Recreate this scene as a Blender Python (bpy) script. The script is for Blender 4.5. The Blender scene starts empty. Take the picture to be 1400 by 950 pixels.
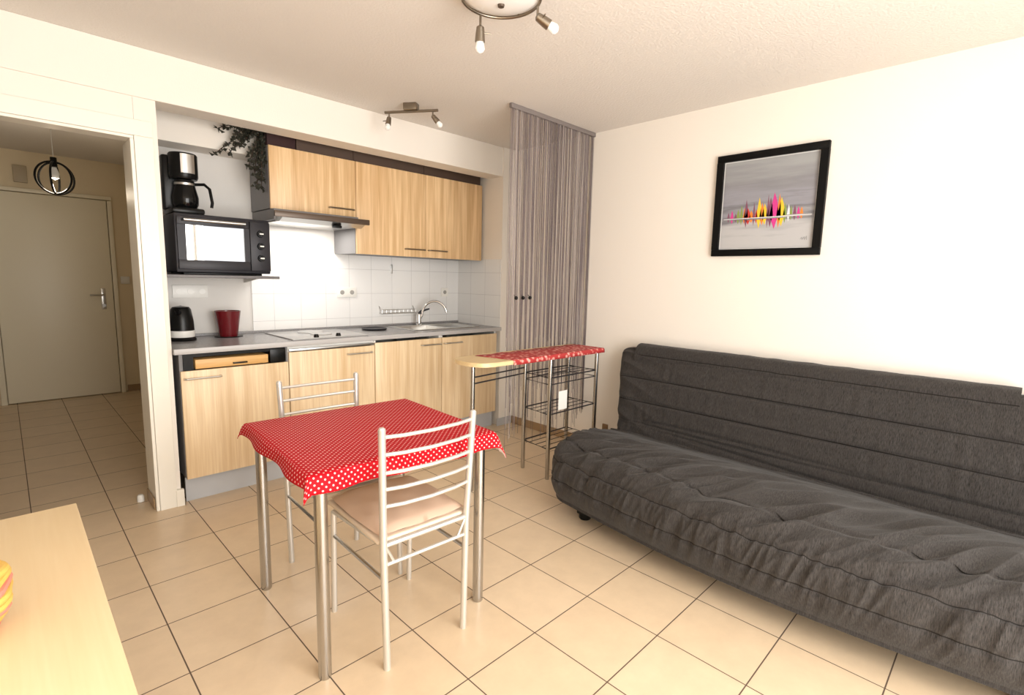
import bpy, bmesh, math, random
from mathutils import Vector, Matrix, noise
random.seed(7)
S = bpy.context.scene
C = S.collection
PI = math.pi

# ------------------------------------------------------------------ camera
CX, CY, CZ, YAW, PIT, ROL, FPX = -2.017, -1.523, 1.345, .786, .133, .023, 695.2
fw = Vector((math.sin(YAW)*math.cos(PIT), math.cos(YAW)*math.cos(PIT), -math.sin(PIT)))
rt = Vector((math.cos(YAW), -math.sin(YAW), 0)); up = rt.cross(fw)
r2 = math.cos(ROL)*rt + math.sin(ROL)*up; u2 = -math.sin(ROL)*rt + math.cos(ROL)*up
cd = bpy.data.cameras.new('camera'); cam = bpy.data.objects.new('camera', cd); C.objects.link(cam)
cd.sensor_width = 36; cd.lens = 36*FPX/1400; cd.clip_start = .02
M = Matrix((r2, u2, -fw)).transposed().to_4x4(); M.translation = (CX, CY, CZ); cam.matrix_world = M
S.camera = cam

# ------------------------------------------------------------------ light and exposure
S.view_settings.view_transform = 'Standard'; S.view_settings.look = 'None'
S.view_settings.gamma = 1; S.view_settings.use_curve_mapping = False
S.view_settings.exposure = 0.30
w = bpy.data.worlds.new('daylight'); S.world = w; w.use_nodes = True
w.node_tree.nodes['Background'].inputs[0].default_value = (.95, .97, 1, 1)
w.node_tree.nodes['Background'].inputs[1].default_value = 1.7
def area(name, loc, rot, sx, sy, power, col):
    l = bpy.data.lights.new(name, 'AREA'); l.shape = 'RECTANGLE'; l.size = sx; l.size_y = sy
    l.energy = power; l.color = col
    o = bpy.data.objects.new(name, l); C.objects.link(o); o.location = loc; o.rotation_euler = rot
    return o
area('window_daylight', (-1.05, -2.86, 1.2), (PI/2, 0, 0), 2.2, 2.1, 112, (1, .965, .91))

# ------------------------------------------------------------------ helpers
def BM(): return bmesh.new()
def box(bm, x0, x1, y0, y1, z0, z1, bev=0, seg=2, mi=0):
    t = bmesh.new()
    bmesh.ops.create_cube(t, size=1)
    for v in t.verts:
        v.co = Vector(((x0+x1)/2+v.co.x*(x1-x0), (y0+y1)/2+v.co.y*(y1-y0), (z0+z1)/2+v.co.z*(z1-z0)))
    if bev: bmesh.ops.bevel(t, geom=t.edges[:], offset=bev, segments=seg, affect='EDGES', profile=.5)
    for f in t.faces: f.material_index = mi
    merge(bm, t); return bm
def merge(bm, t, mat=None):
    if mat is not None: bmesh.ops.transform(t, matrix=mat, verts=t.verts[:])
    me = bpy.data.meshes.new('tmp'); t.to_mesh(me); t.free(); bm.from_mesh(me); bpy.data.meshes.remove(me)
def tube(bm, pts, r, n=10, closed=False, mi=0, flat=1.0):
    pts = [Vector(p) for p in pts]; N = len(pts); rings = []
    rr = r if isinstance(r, (list, tuple)) else [r]*N
    prev = None
    for i, p in enumerate(pts):
        if closed: d = (pts[(i+1) % N]-pts[i-1])
        else: d = pts[min(i+1, N-1)]-pts[max(i-1, 0)]
        d.normalize()
        if prev is None:
            a = Vector((0, 0, 1)) if abs(d.z) < .9 else Vector((1, 0, 0))
            s = d.cross(a).normalized()
        else:
            s = (prev - d*prev.dot(d)).normalized()
        prev = s; t = d.cross(s)
        rings.append([bm.verts.new(p + (s*math.cos(k*2*PI/n) + t*math.sin(k*2*PI/n)*flat)*rr[i]) for k in range(n)])
    for i in range(N if closed else N-1):
        a, b = rings[i], rings[(i+1) % N]
        for k in range(n):
            f = bm.faces.new((a[k], a[(k+1) % n], b[(k+1) % n], b[k])); f.material_index = mi
    if not closed:
        for rg, rev in ((rings[0], True), (rings[-1], False)):
            f = bm.faces.new(rg[::-1] if rev else rg); f.material_index = mi
    return bm
def lathe(bm, prof, cx=0, cy=0, cz=0, n=32, mi=0):
    rings = []
    for (r, z) in prof:
        rings.append([bm.verts.new((cx+r*math.cos(k*2*PI/n), cy+r*math.sin(k*2*PI/n), cz+z)) for k in range(n)] if r > 1e-6 else [bm.verts.new((cx, cy, cz+z))])
    for a, b in zip(rings, rings[1:]):
        for k in range(n):
            k2 = (k+1) % n
            if len(a) == 1 and len(b) == 1: continue
            if len(a) == 1: vs = (a[0], b[k2], b[k])
            elif len(b) == 1: vs = (a[k], a[k2], b[0])
            else: vs = (a[k], a[k2], b[k2], b[k])
            bm.faces.new(vs).material_index = mi
    return bm
def obj(name, bm, m, parent=None, smooth=True, ang=40):
    bmesh.ops.recalc_face_normals(bm, faces=bm.faces[:])
    me = bpy.data.meshes.new(name); bm.to_mesh(me); bm.free()
    for x in (m if isinstance(m, (list, tuple)) else [m]): me.materials.append(x)
    if smooth:
        me.polygons.foreach_set('use_smooth', [True]*len(me.polygons)); me.set_sharp_from_angle(angle=math.radians(ang))
    o = bpy.data.objects.new(name, me); C.objects.link(o)
    if parent: o.parent = parent
    return o
def tag(o, label, cat, group=None, kind=None):
    o['label'] = label; o['category'] = cat
    if group: o['group'] = group
    if kind: o['kind'] = kind
    return o
def thing(name, label, cat, loc=(0, 0, 0), rz=0, group=None):
    o = bpy.data.objects.new(name, None); C.objects.link(o); o.location = loc; o.rotation_euler = (0, 0, rz)
    o.empty_display_size = .1
    return tag(o, label, cat, group)
def struct(name, bm, m, parent=None, smooth=False, label=None):
    o = obj(name, bm, m, parent, smooth)
    if not parent: o['kind'] = 'structure'
    if label: o['label'] = label
    return o
def dup(root, loc, rz, label):
    r = root.copy(); C.objects.link(r); r.location = loc; r.rotation_euler = (0, 0, rz); r['label'] = label
    for ch in list(root.children):
        c = ch.copy(); C.objects.link(c); c.parent = r
        for g in ch.children:
            d = g.copy(); C.objects.link(d); d.parent = c
    return r
def P(bm): return bm

# ------------------------------------------------------------------ materials
def mat(name, col, rough=.5, metal=0, spec=.5, **k):
    m = bpy.data.materials.new(name); m.use_nodes = True
    b = m.node_tree.nodes['Principled BSDF']
    b.inputs['Base Color'].default_value = (*col, 1); b.inputs['Roughness'].default_value = rough
    b.inputs['Metallic'].default_value = metal; b.inputs['Specular IOR Level'].default_value = spec
    for kk, v in k.items(): b.inputs[kk.replace('_', ' ')].default_value = v
    return m
class NT:
    def __init__(s, m): s.t = m.node_tree; s.n = s.t.nodes; s.b = s.n['Principled BSDF']
    def add(s, typ, ins={}, **p):
        n = s.n.new(typ)
        for k, v in p.items(): setattr(n, k, v)
        for k, v in ins.items():
            if isinstance(v, bpy.types.NodeSocket): s.t.links.new(v, n.inputs[k])
            else: n.inputs[k].default_value = v
        return n
    def link(s, a, b): s.t.links.new(a, b)
    def math(s, op, a, b=0.): return s.add('ShaderNodeMath', {0: a, 1: b}, operation=op).outputs[0]
    def ramp(s, fac, stops):
        n = s.add('ShaderNodeValToRGB', {0: fac}); e = n.color_ramp.elements
        while len(e) < len(stops): e.new(.5)
        for i, (p, c) in enumerate(stops): e[i].position = p; e[i].color = (*c, 1)
        return n.outputs[0]
    def bump(s, h, strength, dist):
        n = s.add('ShaderNodeBump', {'Height': h, 'Strength': strength, 'Distance': dist}); s.link(n.outputs[0], s.b.inputs['Normal'])
def wood(name, a, b, scale=(26, 26, 1.2), rough=.42):
    m = mat(name, a, rough); t = NT(m)
    tc = t.add('ShaderNodeTexCoord'); mp = t.add('ShaderNodeMapping', {0: tc.outputs['Object'], 'Scale': scale})
    n1 = t.add('ShaderNodeTexNoise', {'Vector': mp.outputs[0], 'Scale': 1.0, 'Detail': 3.0, 'Roughness': .6})
    mp2 = t.add('ShaderNodeMapping', {0: tc.outputs['Object'], 'Scale': tuple(6*q if q > 5 else 3*q for q in scale)})
    n2 = t.add('ShaderNodeTexNoise', {'Vector': mp2.outputs[0], 'Scale': 1.0, 'Detail': 2.0})
    f = t.math('ADD', t.math('MULTIPLY', n1.outputs[0], .7), t.math('MULTIPLY', n2.outputs[0], .3))
    t.link(t.ramp(f, [(.32, b), (.5, tuple((x+y)/2 for x, y in zip(a, b))), (.62, a)]), t.b.inputs['Base Color'])
    return m
def plaster(name, col, bump=.25, sc=140, dist=.002, rough=.85):
    m = mat(name, col, rough, spec=.2); t = NT(m)
    tc = t.add('ShaderNodeTexCoord')
    n = t.add('ShaderNodeTexNoise', {'Vector': tc.outputs['Object'], 'Scale': sc, 'Detail': 3.0})
    t.bump(n.outputs[0], bump, dist)
    return m
WALL = plaster('cream_wall_paint', (.86, .81, .74))
CEIL = plaster('ceiling_render', (.78, .735, .685), .7, 80, .004)
HALLW = plaster('hall_wall_paint', (.82, .70, .50))
TRIM = mat('white_gloss_trim', (.86, .82, .73), .35)
DOORW = mat('white_door_paint', (.84, .77, .60), .4)
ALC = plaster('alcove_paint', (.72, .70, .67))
def tiles_mat():
    m = mat('floor_tiles', (.7, .58, .42), .28); t = NT(m)
    tc = t.add('ShaderNodeTexCoord')
    mp = t.add('ShaderNodeMapping', {0: tc.outputs['Object'], 'Location': (.0017, .0017, 0)})
    br = t.add('ShaderNodeTexBrick', {'Vector': mp.outputs[0], 'Color1': (.72, .575, .41, 1), 'Color2': (.69, .545, .38, 1),
        'Mortar': (.12, .08, .055, 1), 'Scale': 1.0, 'Mortar Size': .0024, 'Mortar Smooth': .15, 'Brick Width': .333, 'Row Height': .333}, offset=0, squash=1)
    n = t.add('ShaderNodeTexNoise', {'Vector': tc.outputs['Object'], 'Scale': 9.0, 'Detail': 5.0, 'Roughness': .65})
    mx = t.add('ShaderNodeMix', {0: .5}, data_type='RGBA', blend_type='MULTIPLY')
    t.link(br.outputs[0], mx.inputs[6]); t.link(t.ramp(n.outputs[0], [(.3, (.86, .83, .8)), (.7, (1.05, 1.03, 1.0))]), mx.inputs[7])
    t.link(mx.outputs[2], t.b.inputs['Base Color'])
    t.bump(t.math('SUBTRACT', 1., br.outputs['Fac']), .5, .0015)
    t.link(t.math('ADD', .3, t.math('MULTIPLY', br.outputs['Fac'], .5)), t.b.inputs['Roughness'])
    return m
TILE = tiles_mat()
def wall_tiles(name, axes):
    m = mat(name, (.9, .9, .88), .12); t = NT(m)
    tc = t.add('ShaderNodeTexCoord'); sp = t.add('ShaderNodeSeparateXYZ', {0: tc.outputs['Object']})
    cb = t.add('ShaderNodeCombineXYZ', {0: sp.outputs[axes[0]], 1: sp.outputs['Z'], 2: 0.})
    br = t.add('ShaderNodeTexBrick', {'Vector': cb.outputs[0], 'Color1': (.86, .86, .85, 1), 'Color2': (.84, .84, .835, 1),
        'Mortar': (.60, .60, .60, 1), 'Scale': 1.0, 'Mortar Size': .0016, 'Mortar Smooth': .2, 'Brick Width': .2, 'Row Height': .2}, offset=0)
    t.link(br.outputs[0], t.b.inputs['Base Color'])
    t.bump(t.math('SUBTRACT', 1., br.outputs['Fac']), .4, .001)
    return m
BT_X = wall_tiles('white_wall_tiles', ('X',)); BT_Y = wall_tiles('white_wall_tiles_side', ('Y',))
OAK = wood('door_veneer', (.87, .63, .365), (.60, .37, .17))
OAK_LIT = wood('lit_door_veneer', (.90, .72, .48), (.70, .49, .27))  # wall-unit veneer again, with the brighter light on the base doors painted in
OAKD = wood('drawer_board_wood', (.80, .50, .20), (.66, .36, .12), (3, 26, 26))
BEECH = wood('sideboard_beech', (.86, .68, .43), (.80, .61, .36), (22, 1.6, 22), .4)
BEECH2 = wood('bar_top_beech', (.82, .64, .36), (.74, .54, .28), (1.6, 22, 22), .4)
GREYP = mat('grey_carcass', (.22, .215, .22), .5)
GREYL = mat('light_grey_plinth', (.50, .51, .53), .35)
def speck(name, a, b, rough):
    m = mat(name, a, rough); t = NT(m); tc = t.add('ShaderNodeTexCoord')
    n = t.add('ShaderNodeTexNoise', {'Vector': tc.outputs['Object'], 'Scale': 160.0, 'Detail': 2.0})
    t.link(t.ramp(n.outputs[0], [(.35, b), (.65, a)]), t.b.inputs['Base Color']); return m
WORK = speck('grey_worktop', (.34, .33, .33), (.24, .235, .24), .25)
STEEL = mat('brushed_steel', (.62, .62, .61), .28, 1)
CHROME = mat('chrome', (.8, .8, .8), .1, 1)
NICKEL = mat('satin_nickel', (.30, .26, .21), .3, 1)
SILV = mat('silver_tube_paint', (.50, .50, .50), .2, 1)
SILVW = mat('pale_silver_chair_paint', (.66, .64, .60), .33, .6)
BLACK = mat('black_plastic', (.004, .004, .004), .3, spec=.25)
BLACKM = mat('black_painted_wood', (.003, .003, .003), .5, spec=.15)
DARKG = mat('dark_grey_metal', (.026, .025, .03), .4, .1, .3)
BROWN = mat('dark_brown_metal', (.10, .07, .05), .35, .3)
WHITE = mat('white_plastic', (.85, .84, .80), .35)
RED = mat('red_ceramic', (.13, .006, .010), .2)
GLASSD = mat('oven_glass', (.55, .55, .55), .03, .9)
GLASS = mat('clear_glass', (1, 1, 1), .02, Transmission_Weight=1.0)
FROST = mat('frosted_bulb_glass', (.95, .95, .93), .25)
PLATE = mat('hob_enamel', (.46, .455, .45), .22)
CUSH = mat('beige_cushion_cloth', (.62, .45, .34), .9, spec=.1)
COAT = mat('black_coat_cloth', (.012, .012, .018), .9)
GRIN = mat('grey_leaf', (.028, .028, .017), .6)
TWIG = mat('dark_twig', (.045, .025, .018), .8)
BASK = mat('dark_wicker', (.035, .012, .012), .8)
SKIRT = mat('brown_skirting_tile', (.36, .24, .13), .35)
def fabric():
    m = mat('charcoal_sofa_cloth', (.06, .06, .065), .92, spec=.15, Sheen_Weight=.1); t = NT(m)
    tc = t.add('ShaderNodeTexCoord')
    mp = t.add('ShaderNodeMapping', {0: tc.outputs['Object'], 'Scale': (70, 420, 45)})
    n = t.add('ShaderNodeTexNoise', {'Vector': mp.outputs[0], 'Scale': 1.0, 'Detail': 3.0, 'Roughness': .7})
    t.link(t.ramp(n.outputs[0], [(.3, (.015, .0135, .0125)), (.7, (.064, .057, .053))]), t.b.inputs['Base Color'])
    t.bump(n.outputs[0], .2, .001); return m
FAB = fabric()
SEAM = mat('sofa_seam_thread', (.019, .017, .016), .95, spec=.05)
def dots():
    m = mat('red_dotted_oilcloth', (.5, .01, .01), .6, spec=.12); t = NT(m)
    uv = t.add('ShaderNodeUVMap'); sp = t.add('ShaderNodeSeparateXYZ', {0: uv.outputs[0]})
    p = 1/.0225
    a = t.math('MULTIPLY', t.math('ADD', sp.outputs[0], sp.outputs[1]), p); b = t.math('MULTIPLY', t.math('SUBTRACT', sp.outputs[0], sp.outputs[1]), p)
    fa = t.math('SUBTRACT', t.math('FRACT', a), .5); fb = t.math('SUBTRACT', t.math('FRACT', b), .5)
    d = t.math('ADD', t.math('MULTIPLY', fa, fa), t.math('MULTIPLY', fb, fb))
    t.link(t.ramp(d, [(.030, (.78, .50, .48)), (.052, (.46, .003, .010))]), t.b.inputs['Base Color']); return m
DOTS = dots(); CLOTHW = mat('cloth_white_backing', (.8, .68, .66), .8)
def runner():
    m = mat('red_patterned_runner', (.5, .03, .03), .7); t = NT(m)
    tc = t.add('ShaderNodeTexCoord'); sp = t.add('ShaderNodeSeparateXYZ', {0: tc.outputs['Object']})
    v = t.add('ShaderNodeTexVoronoi', {'Vector': tc.outputs['Object'], 'Scale': 34.0})
    t.link(t.ramp(v.outputs['Distance'], [(.0, (.80, .55, .50)), (.35, (.66, .24, .20)), (.5, (.42, .03, .03))]), t.b.inputs['Base Color']); return m
RUN = runner()
def strmat():
    m = mat('mauve_grey_string', (.30, .25, .24), .7, spec=.2); t = NT(m)
    g = t.add('ShaderNodeNewGeometry')
    t.link(t.ramp(g.outputs['Random Per Island'], [(0., (.11, .085, .088)), (.6, (.19, .155, .155)), (.88, (.30, .25, .24)), (1., (.62, .55, .50))]), t.b.inputs['Base Color']); return m
STR = strmat()

# ------------------------------------------------------------------ room shell
H = 2.474; XR = 1.31; YB = 1.80; ZB = 2.23; XL = -2.60; YW = -2.70
struct('floor', box(BM(), XL-.1, XR+.1, YW-.25, 5.7, -.06, 0), TILE)
struct('ceiling', box(BM(), XL-.1, XR+.1, YW-.2, 5.7, H, H+.08), CEIL)
struct('wall_right', box(BM(), XR, XR+.1, YW-.2, 2.5, 0, H), WALL)
struct('wall_left', box(BM(), XL-.1, XL, YW-.2, 5.7, 0, H), WALL)
# window wall behind the camera
b = BM(); box(b, XL, -2.2, YW-.2, YW, 0, H); box(b, 1.0, XR, YW-.2, YW, 0, H); box(b, -2.2, 1.0, YW-.2, YW, 2.3, H); struct('wall_back', b, WALL)
wn = thing('window_1', 'white framed glazed sliding door facing the kitchenette', 'window'); wn['kind'] = 'structure'
b = BM()
for x in (-2.2, -1.15, -.10, .95): box(b, x, x+.05, YW-.12, YW-.06, .04, 2.3, .004)
box(b, -2.2, 1.0, YW-.12, YW-.06, 0, .05, .004); box(b, -2.2, 1.0, YW-.12, YW-.06, 2.25, 2.3, .004)
obj('window_frame', b, TRIM, wn, False)
# front wall : beam, door wall, partition, kitchen recess
struct('trim_1', box(BM(), XL, 1.20, YB, YB+.18, ZB, H, .003), WALL)
b = BM(); box(b, XL, -1.471, YB+.012, YB+.12, 2.10, ZB); box(b, XL, -2.33, YB+.012, YB+.12, 0, 2.10)
struct('wall_front', b, WALL)
b = BM(); box(b, -1.47, -1.372, YB+.012, 2.02, 0, ZB); box(b, -1.40, -1.372, 2.02, 2.5, 0, H); struct('wall_partition', b, WALL)
# door casing around the hall opening
b = BM()
box(b, -1.478, -1.395, YB-.006, YB+.02, 0, 2.035, .002); box(b, -2.345, -1.395, YB-.006, YB+.02, 2.0355, 2.115, .002); box(b, -2.345, -2.27, YB-.006, YB+.02, 0, 2.035, .002)
box(b, -1.495, -1.479, YB-.0, 2.02, 0, 2.02, .002); box(b, -2.3, -1.479, YB-.0, YB+.114, 2.0205, 2.035, .002); box(b, -2.269, -2.255, YB-.0, YB+.114, 0, 2.02, .002)
struct('trim_2', b, TRIM)
b = BM(); box(b, -1.40, -1.36, YB-.012, YB+.012, 0, .10, .003); struct('baseboard_front', b, TRIM)
struct('baseboard_partition', box(BM(), -1.503, -1.496, YB+.03, 2.02, 0, .07, .002), SKIRT)
# kitchen recess
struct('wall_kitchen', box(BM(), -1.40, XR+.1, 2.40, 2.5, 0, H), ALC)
struct('trim_3', box(BM(), -1.372, -.74, 2.2, 2.40, 2.12, H, .003), WALL)
struct('wall_kitchen_side', box(BM(), 1.145, XR, YB-.01, 2.40, 0, H, 0), WALL)
struct('trim_4', box(BM(), -.75, 1.145, 2.392, 2.40, .9, 1.52), BT_X)
struct('trim_5', box(BM(), 1.138, 1.145, YB-.005, 2.392, .9, 1.52), BT_Y)
b = BM(); box(b, 1.12, XR-.008, YB-.02, YB-.01, 0, .07, .002); struct('baseboard_kitchen', b, GREYL)
b = BM(); box(b, XR-.01, XR, YW, YB-.02, 0, .07, .002); struct('baseboard_right', b, SKIRT)
# hall
struct('wall_hall', box(BM(), XL, -.2, 5.5, 5.6, 0, H), HALLW)
struct('wall_hall_right', box(BM(), -.93, -.85, 2.5, 5.5, 0, H), HALLW)
b = BM(); box(b, -1.10, -.93, 5.49, 5.5, 0, .07, .002); struct('baseboard_hall', b, SKIRT)
d1 = thing('door_1', 'plain pale entry door at the end of the dim hall', 'door', (-1.6, 5.47, 0)); d1['kind'] = 'structure'
obj('door_leaf', box(BM(), -.46, .43, -.02, .02, .008, 2.07, .004), DOORW, d1)
b = BM(); box(b, .436, .475, -.03, .03, 0, 2.0715, .003); box(b, -.51, -.466, -.03, .03, 0, 2.0715, .003); box(b, -.51, .475, -.03, .03, 2.078, 2.115, .003)
obj('door_frame', b, DOORW, d1)
b = BM(); box(b, .325, .365, -.03, -.02, .93, 1.15, .003); hnd = obj('handle_plate', b, STEEL, d1)
b = BM(); tube(b, [(.345, -.025, 1.08), (.345, -.065, 1.08), (.335, -.07, 1.08), (.23, -.07, 1.08)], .009); obj('door_handle', b, STEEL, d1)
b = BM(); lathe(b, [(0, 0), (.018, 0), (.018, .012), (0, .012)], n=16); bmesh.ops.rotate(b, matrix=Matrix.Rotation(PI/2, 3, 'X'), verts=b.verts[:]); bmesh.ops.translate(b, vec=(.345, -.03, .97), verts=b.verts[:]); obj('lock', b, STEEL, d1)
tag(obj('light_switch', box(BM(), -1.09, -1.01, 5.488, 5.5, 1.20, 1.28, .004), WHITE), 'white light switch on the wall right of the hall entry door', 'switch')
tag(obj('door_chime', box(BM(), -1.86, -1.76, 5.46, 5.5, 2.17, 2.33, .006), mat('old_ivory', (.48, .40, .28), .5)), 'small ivory box on the wall above the hall entry door', 'door chime')
# hall pendant lamp made of rings
hl = thing('pendant_lamp', 'black wire ring pendant lamp hanging in the hall', 'lamp', (-1.66, 3.9, 0))
b = BM(); lathe(b, [(0, H-.05), (.05, H-.05), (.075, H-.03), (.08, H), (0, H)], n=24); obj('ceiling_rose', b, DOORW, hl)
obj('cord', tube(BM(), [(0, 0, H-.05), (0, 0, 2.20)], .003, 6), WHITE, hl)
zc = 2.045
for k, (ax, rr, sq) in enumerate(((20, .125, 1), (75, .125, 1), (-40, .12, 1))):
    a = math.radians(ax)
    pts = [(rr*math.cos(q)*math.cos(a), rr*math.cos(q)*math.sin(a)*sq, zc+rr*math.sin(q)*.98) for q in [i*2*PI/40 for i in range(40)]]
    obj('ring', tube(BM(), pts, .0075, 8, True), BLACK, hl)
b = BM(); lathe(b, [(0, 2.20), (.02, 2.20), (.022, 2.13), (0, 2.13)], n=16); sk = obj('socket', b, BLACK, hl)
b = BM(); lathe(b, [(0, 2.13), (.015, 2.125), (.03, 2.08), (.026, 2.045), (0, 2.03)], n=16); obj('bulb', b, FROST, hl)
pl = bpy.data.lights.new('hall_fill', 'POINT'); pl.energy = 3.5; pl.color = (1, .86, .66); pl.shadow_soft_size = .04  # fill light added to lift the dim hall, not a lit bulb
po = bpy.data.objects.new('hall_fill', pl); C.objects.link(po); po.location = (0, 0, 1.97); po.parent = hl
# coat on a hook in the hall
ct = thing('hanging_coat', 'black coat hanging beyond the hall doorway edge', 'coat', (-1.045, 4.3, 0))
b = BM(); rings = []
for i in range(15):
    t = i/14; z = 1.27-.66*t
    wx = .03+.075*min(1, t*2.2)**.8*(1-.35*max(0, t-.85)/.15); wy = .03+.13*min(1, t*2)**.8
    rings.append([b.verts.new((wx*math.cos(q)*(1+.08*math.sin(5*q+t)), wy*math.sin(q)*(1+.1*math.cos(6*q)), z)) for q in [j*2*PI/28 for j in range(28)]])
for a_, c_ in zip(rings, rings[1:]):
    for j in range(28): b.faces.new((a_[j], a_[(j+1) % 28], c_[(j+1) % 28], c_[j]))
b.faces.new(rings[0]); b.faces.new(rings[-1][::-1])
obj('coat_body', b, COAT, ct)
obj('hook', tube(BM(), [(.115, 0, 1.33), (.04, 0, 1.31), (.0, 0, 1.26)], .006), STEEL, ct)
b = BM(); lathe(b, [(0, 0), (.018, 0), (.018, .03), (.012, .04), (0, .04)], -1.535, 2.02, 0, 16)
tag(obj('door_stop', b, WHITE), 'small white door stop on the hall floor by the door frame', 'door stop')

# ------------------------------------------------------------------ kitchen base units
YF = 1.79; X = [-1.343, -.74, -.12, .49, 1.105]; ZW = .885
def bar_handle(x0, x1, y, z, parent, m=STEEL):
    b = BM(); tube(b, [(x0, y, z), (x0, y-.022, z), (x0+.006, y-.028, z), (x1-.006, y-.028, z), (x1, y-.022, z), (x1, y, z)], .0055, 8)
    return obj('handle', b, m, parent)
def carcass(x0, x1, y0, y1, z0, z1, parent, m, t=.018, top=True):
    b = BM(); box(b, x0, x0+t, y0, y1, z0, z1); box(b, x1-t, x1, y0, y1, z0, z1); box(b, x0+t, x1-t, y0, y1, z0, z0+t)
    box(b, x0+t, x1-t, y1-t, y1, z0+t, z1); 
    if top: box(b, x0+t, x1-t, y0, y1-t, z1-t, z1)
    return obj('carcass', b, m, parent, False)
ZT = ZW-.002
def base(i, label, z1, hx0, hx1, hz):
    t = thing('base_cabinet', label, 'cabinet', (0, 0, 0), 0, 'base cabinets under the worktop')
    carcass(X[i]+.001, X[i+1]-.001, YF+.02, 2.37, .15, ZT, t, GREYP if i == 0 else WHITE, top=i < 2)
    d = obj('door', box(BM(), X[i]+.003, X[i+1]-.003, YF, YF+.018, .148, z1, .002), OAK_LIT, t)
    bar_handle(hx0, hx1, YF, hz, d)
    obj('plinth', box(BM(), X[i]+.001, X[i+1]-.001, YF+.05, YF+.065, 0, .149), GREYL, t)
    return t
c0 = base(0, 'leftmost base cabinet with open slot above its light wood door', .785, -1.325, -1.14, .742)
# open slot: hidden top strip, black surround and drawer
b = BM(); box(b, X[0]+.02, X[1]-.02, YF+.004, YF+.02, .862, ZT); box(b, X[0]+.02, -1.275, YF+.004, YF+.02, .788, .862); box(b, -.855, -.758, YF-.002, YF+.02, .79, .875, .003)
obj('black_surround', b, BLACK, c0)
dr = obj('drawer', box(BM(), -1.265, -.865, YF+.004, YF+.30, .792, .845, .002), OAKD, c0)
b = BM(); box(b, -1.07, -.99, YF-.012, YF+.004, .806, .814, .002); obj('handle', b, BLACK, dr)
base(1, 'base cabinet under the hob with aluminium strip above its door', .845, -.335, -.15, .80)
obj('top_strip', box(BM(), X[1]+.004, X[2]-.004, YF-.004, YF+.018, .851, .864, .001), STEEL, [o for o in C.objects if o.name == 'base_cabinet.001'][0])
base(2, 'base cabinet left of two sink doors, handle at its right', .862, .285, .475, .815)
base(3, 'rightmost base cabinet under the sink beside the side wall', .862, .51, .69, .815)
# worktop with sink cut-out
SX0, SX1, SY0, SY1 = .30, .98, 1.90, 2.30
b = BM()
box(b, -1.37, SX0+.01, YF-.02, 2.39, ZW, ZW+.032); box(b, SX1-.01, 1.137, YF-.02, 2.39, ZW, ZW+.032)
box(b, SX0+.01, SX1-.01, YF-.02, SY0+.01, ZW, ZW+.032); box(b, SX0+.01, SX1-.01, SY1-.01, 2.39, ZW, ZW+.032)
wt = tag(obj('worktop', b, WORK, None, False), 'grey speckled worktop running along the kitchenette', 'worktop')
obj('front_edging', box(BM(), -1.37, 1.137, YF-.024, YF-.02, ZW+.001, ZW+.031, .001), mat('pale_edging', (.50, .49, .49), .35), wt)
struct('trim_6', box(BM(), -1.37, 1.137, 2.380, 2.391, ZW+.0325, ZW+.05, .002), WORK)
ZS = ZW+.032
# sink
sk = thing('kitchen_sink', 'stainless steel inset sink with drainer in the worktop', 'sink', (0, 0, 0))
b = BM(); o = .0015
box(b, SX0, SX1, SY0, SY0+.03, ZS, ZS+.005, .002); box(b, SX0, SX1, SY1-.05, SY1, ZS, ZS+.005, .002)
box(b, SX0, SX0+.03, SY0+.03, SY1-.05, ZS, ZS+.005); box(b, SX1-.03, SX1, SY0+.03, SY1-.05, ZS, ZS+.005); box(b, .66, .69, SY0+.03, SY1-.05, ZS, ZS+.005)
obj('rim', b, STEEL, sk, False)
b = BM()
for (xa, xb, zz) in ((SX0+.03, .66, -.16), (.69, SX1-.03, -.02)):
    vs = []
    for z, ins in ((ZS+.003, 0), (ZS+zz, .02)):
        vs.append([b.verts.new(v) for v in ((xa+ins, SY0+.03+ins, z), (xb-ins, SY0+.03+ins, z), (xb-ins, SY1-.05-ins, z), (xa+ins, SY1-.05-ins, z))])
    for k in range(4): b.faces.new((vs[0][k], vs[0][(k+1) % 4], vs[1][(k+1) % 4], vs[1][k]))
    b.faces.new(vs[1])
obj('bowl', b, STEEL, sk, False)
b = BM()
for k in range(7): box(b, .72+.033*k, .727+.033*k, SY0+.06, SY1-.08, ZS-.018, ZS-.008, .002)
obj('drainer_ribs', b, STEEL, sk)
b = BM(); lathe(b, [(0, 0), (.035, 0), (.04, .003), (.02, .006), (0, .004)], .48, 2.08, ZS-.158, 24); obj('drain', b, CHROME, sk)
# mixer tap
tp = thing('mixer_tap', 'chrome mixer tap with arched spout behind the sink', 'tap', (.60, 2.275, ZS+.005))
b = BM(); lathe(b, [(0, 0), (.028, 0), (.028, .008), (.022, .014), (.022, .085), (.018, .1), (0, .104)], n=24); obj('body', b, CHROME, tp)
pts = [(0, 0, .05)]
for k in range(13):
    a = PI*.93*k/12
    pts.append((.02+.085*(1-math.cos(a))*.95, -.02-.075*(1-math.cos(a)), .09+.125*math.sin(a)))
pts[0] = (.0, 0, .03)
obj('spout', tube(BM(), pts, .0105, 12), CHROME, tp)
b = BM(); tube(b, [(0, 0, .10), (.02, -.01, .125), (.085, -.04, .145)], [.014, .011, .007], 10); obj('lever', b, DARKG, tp)
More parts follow.
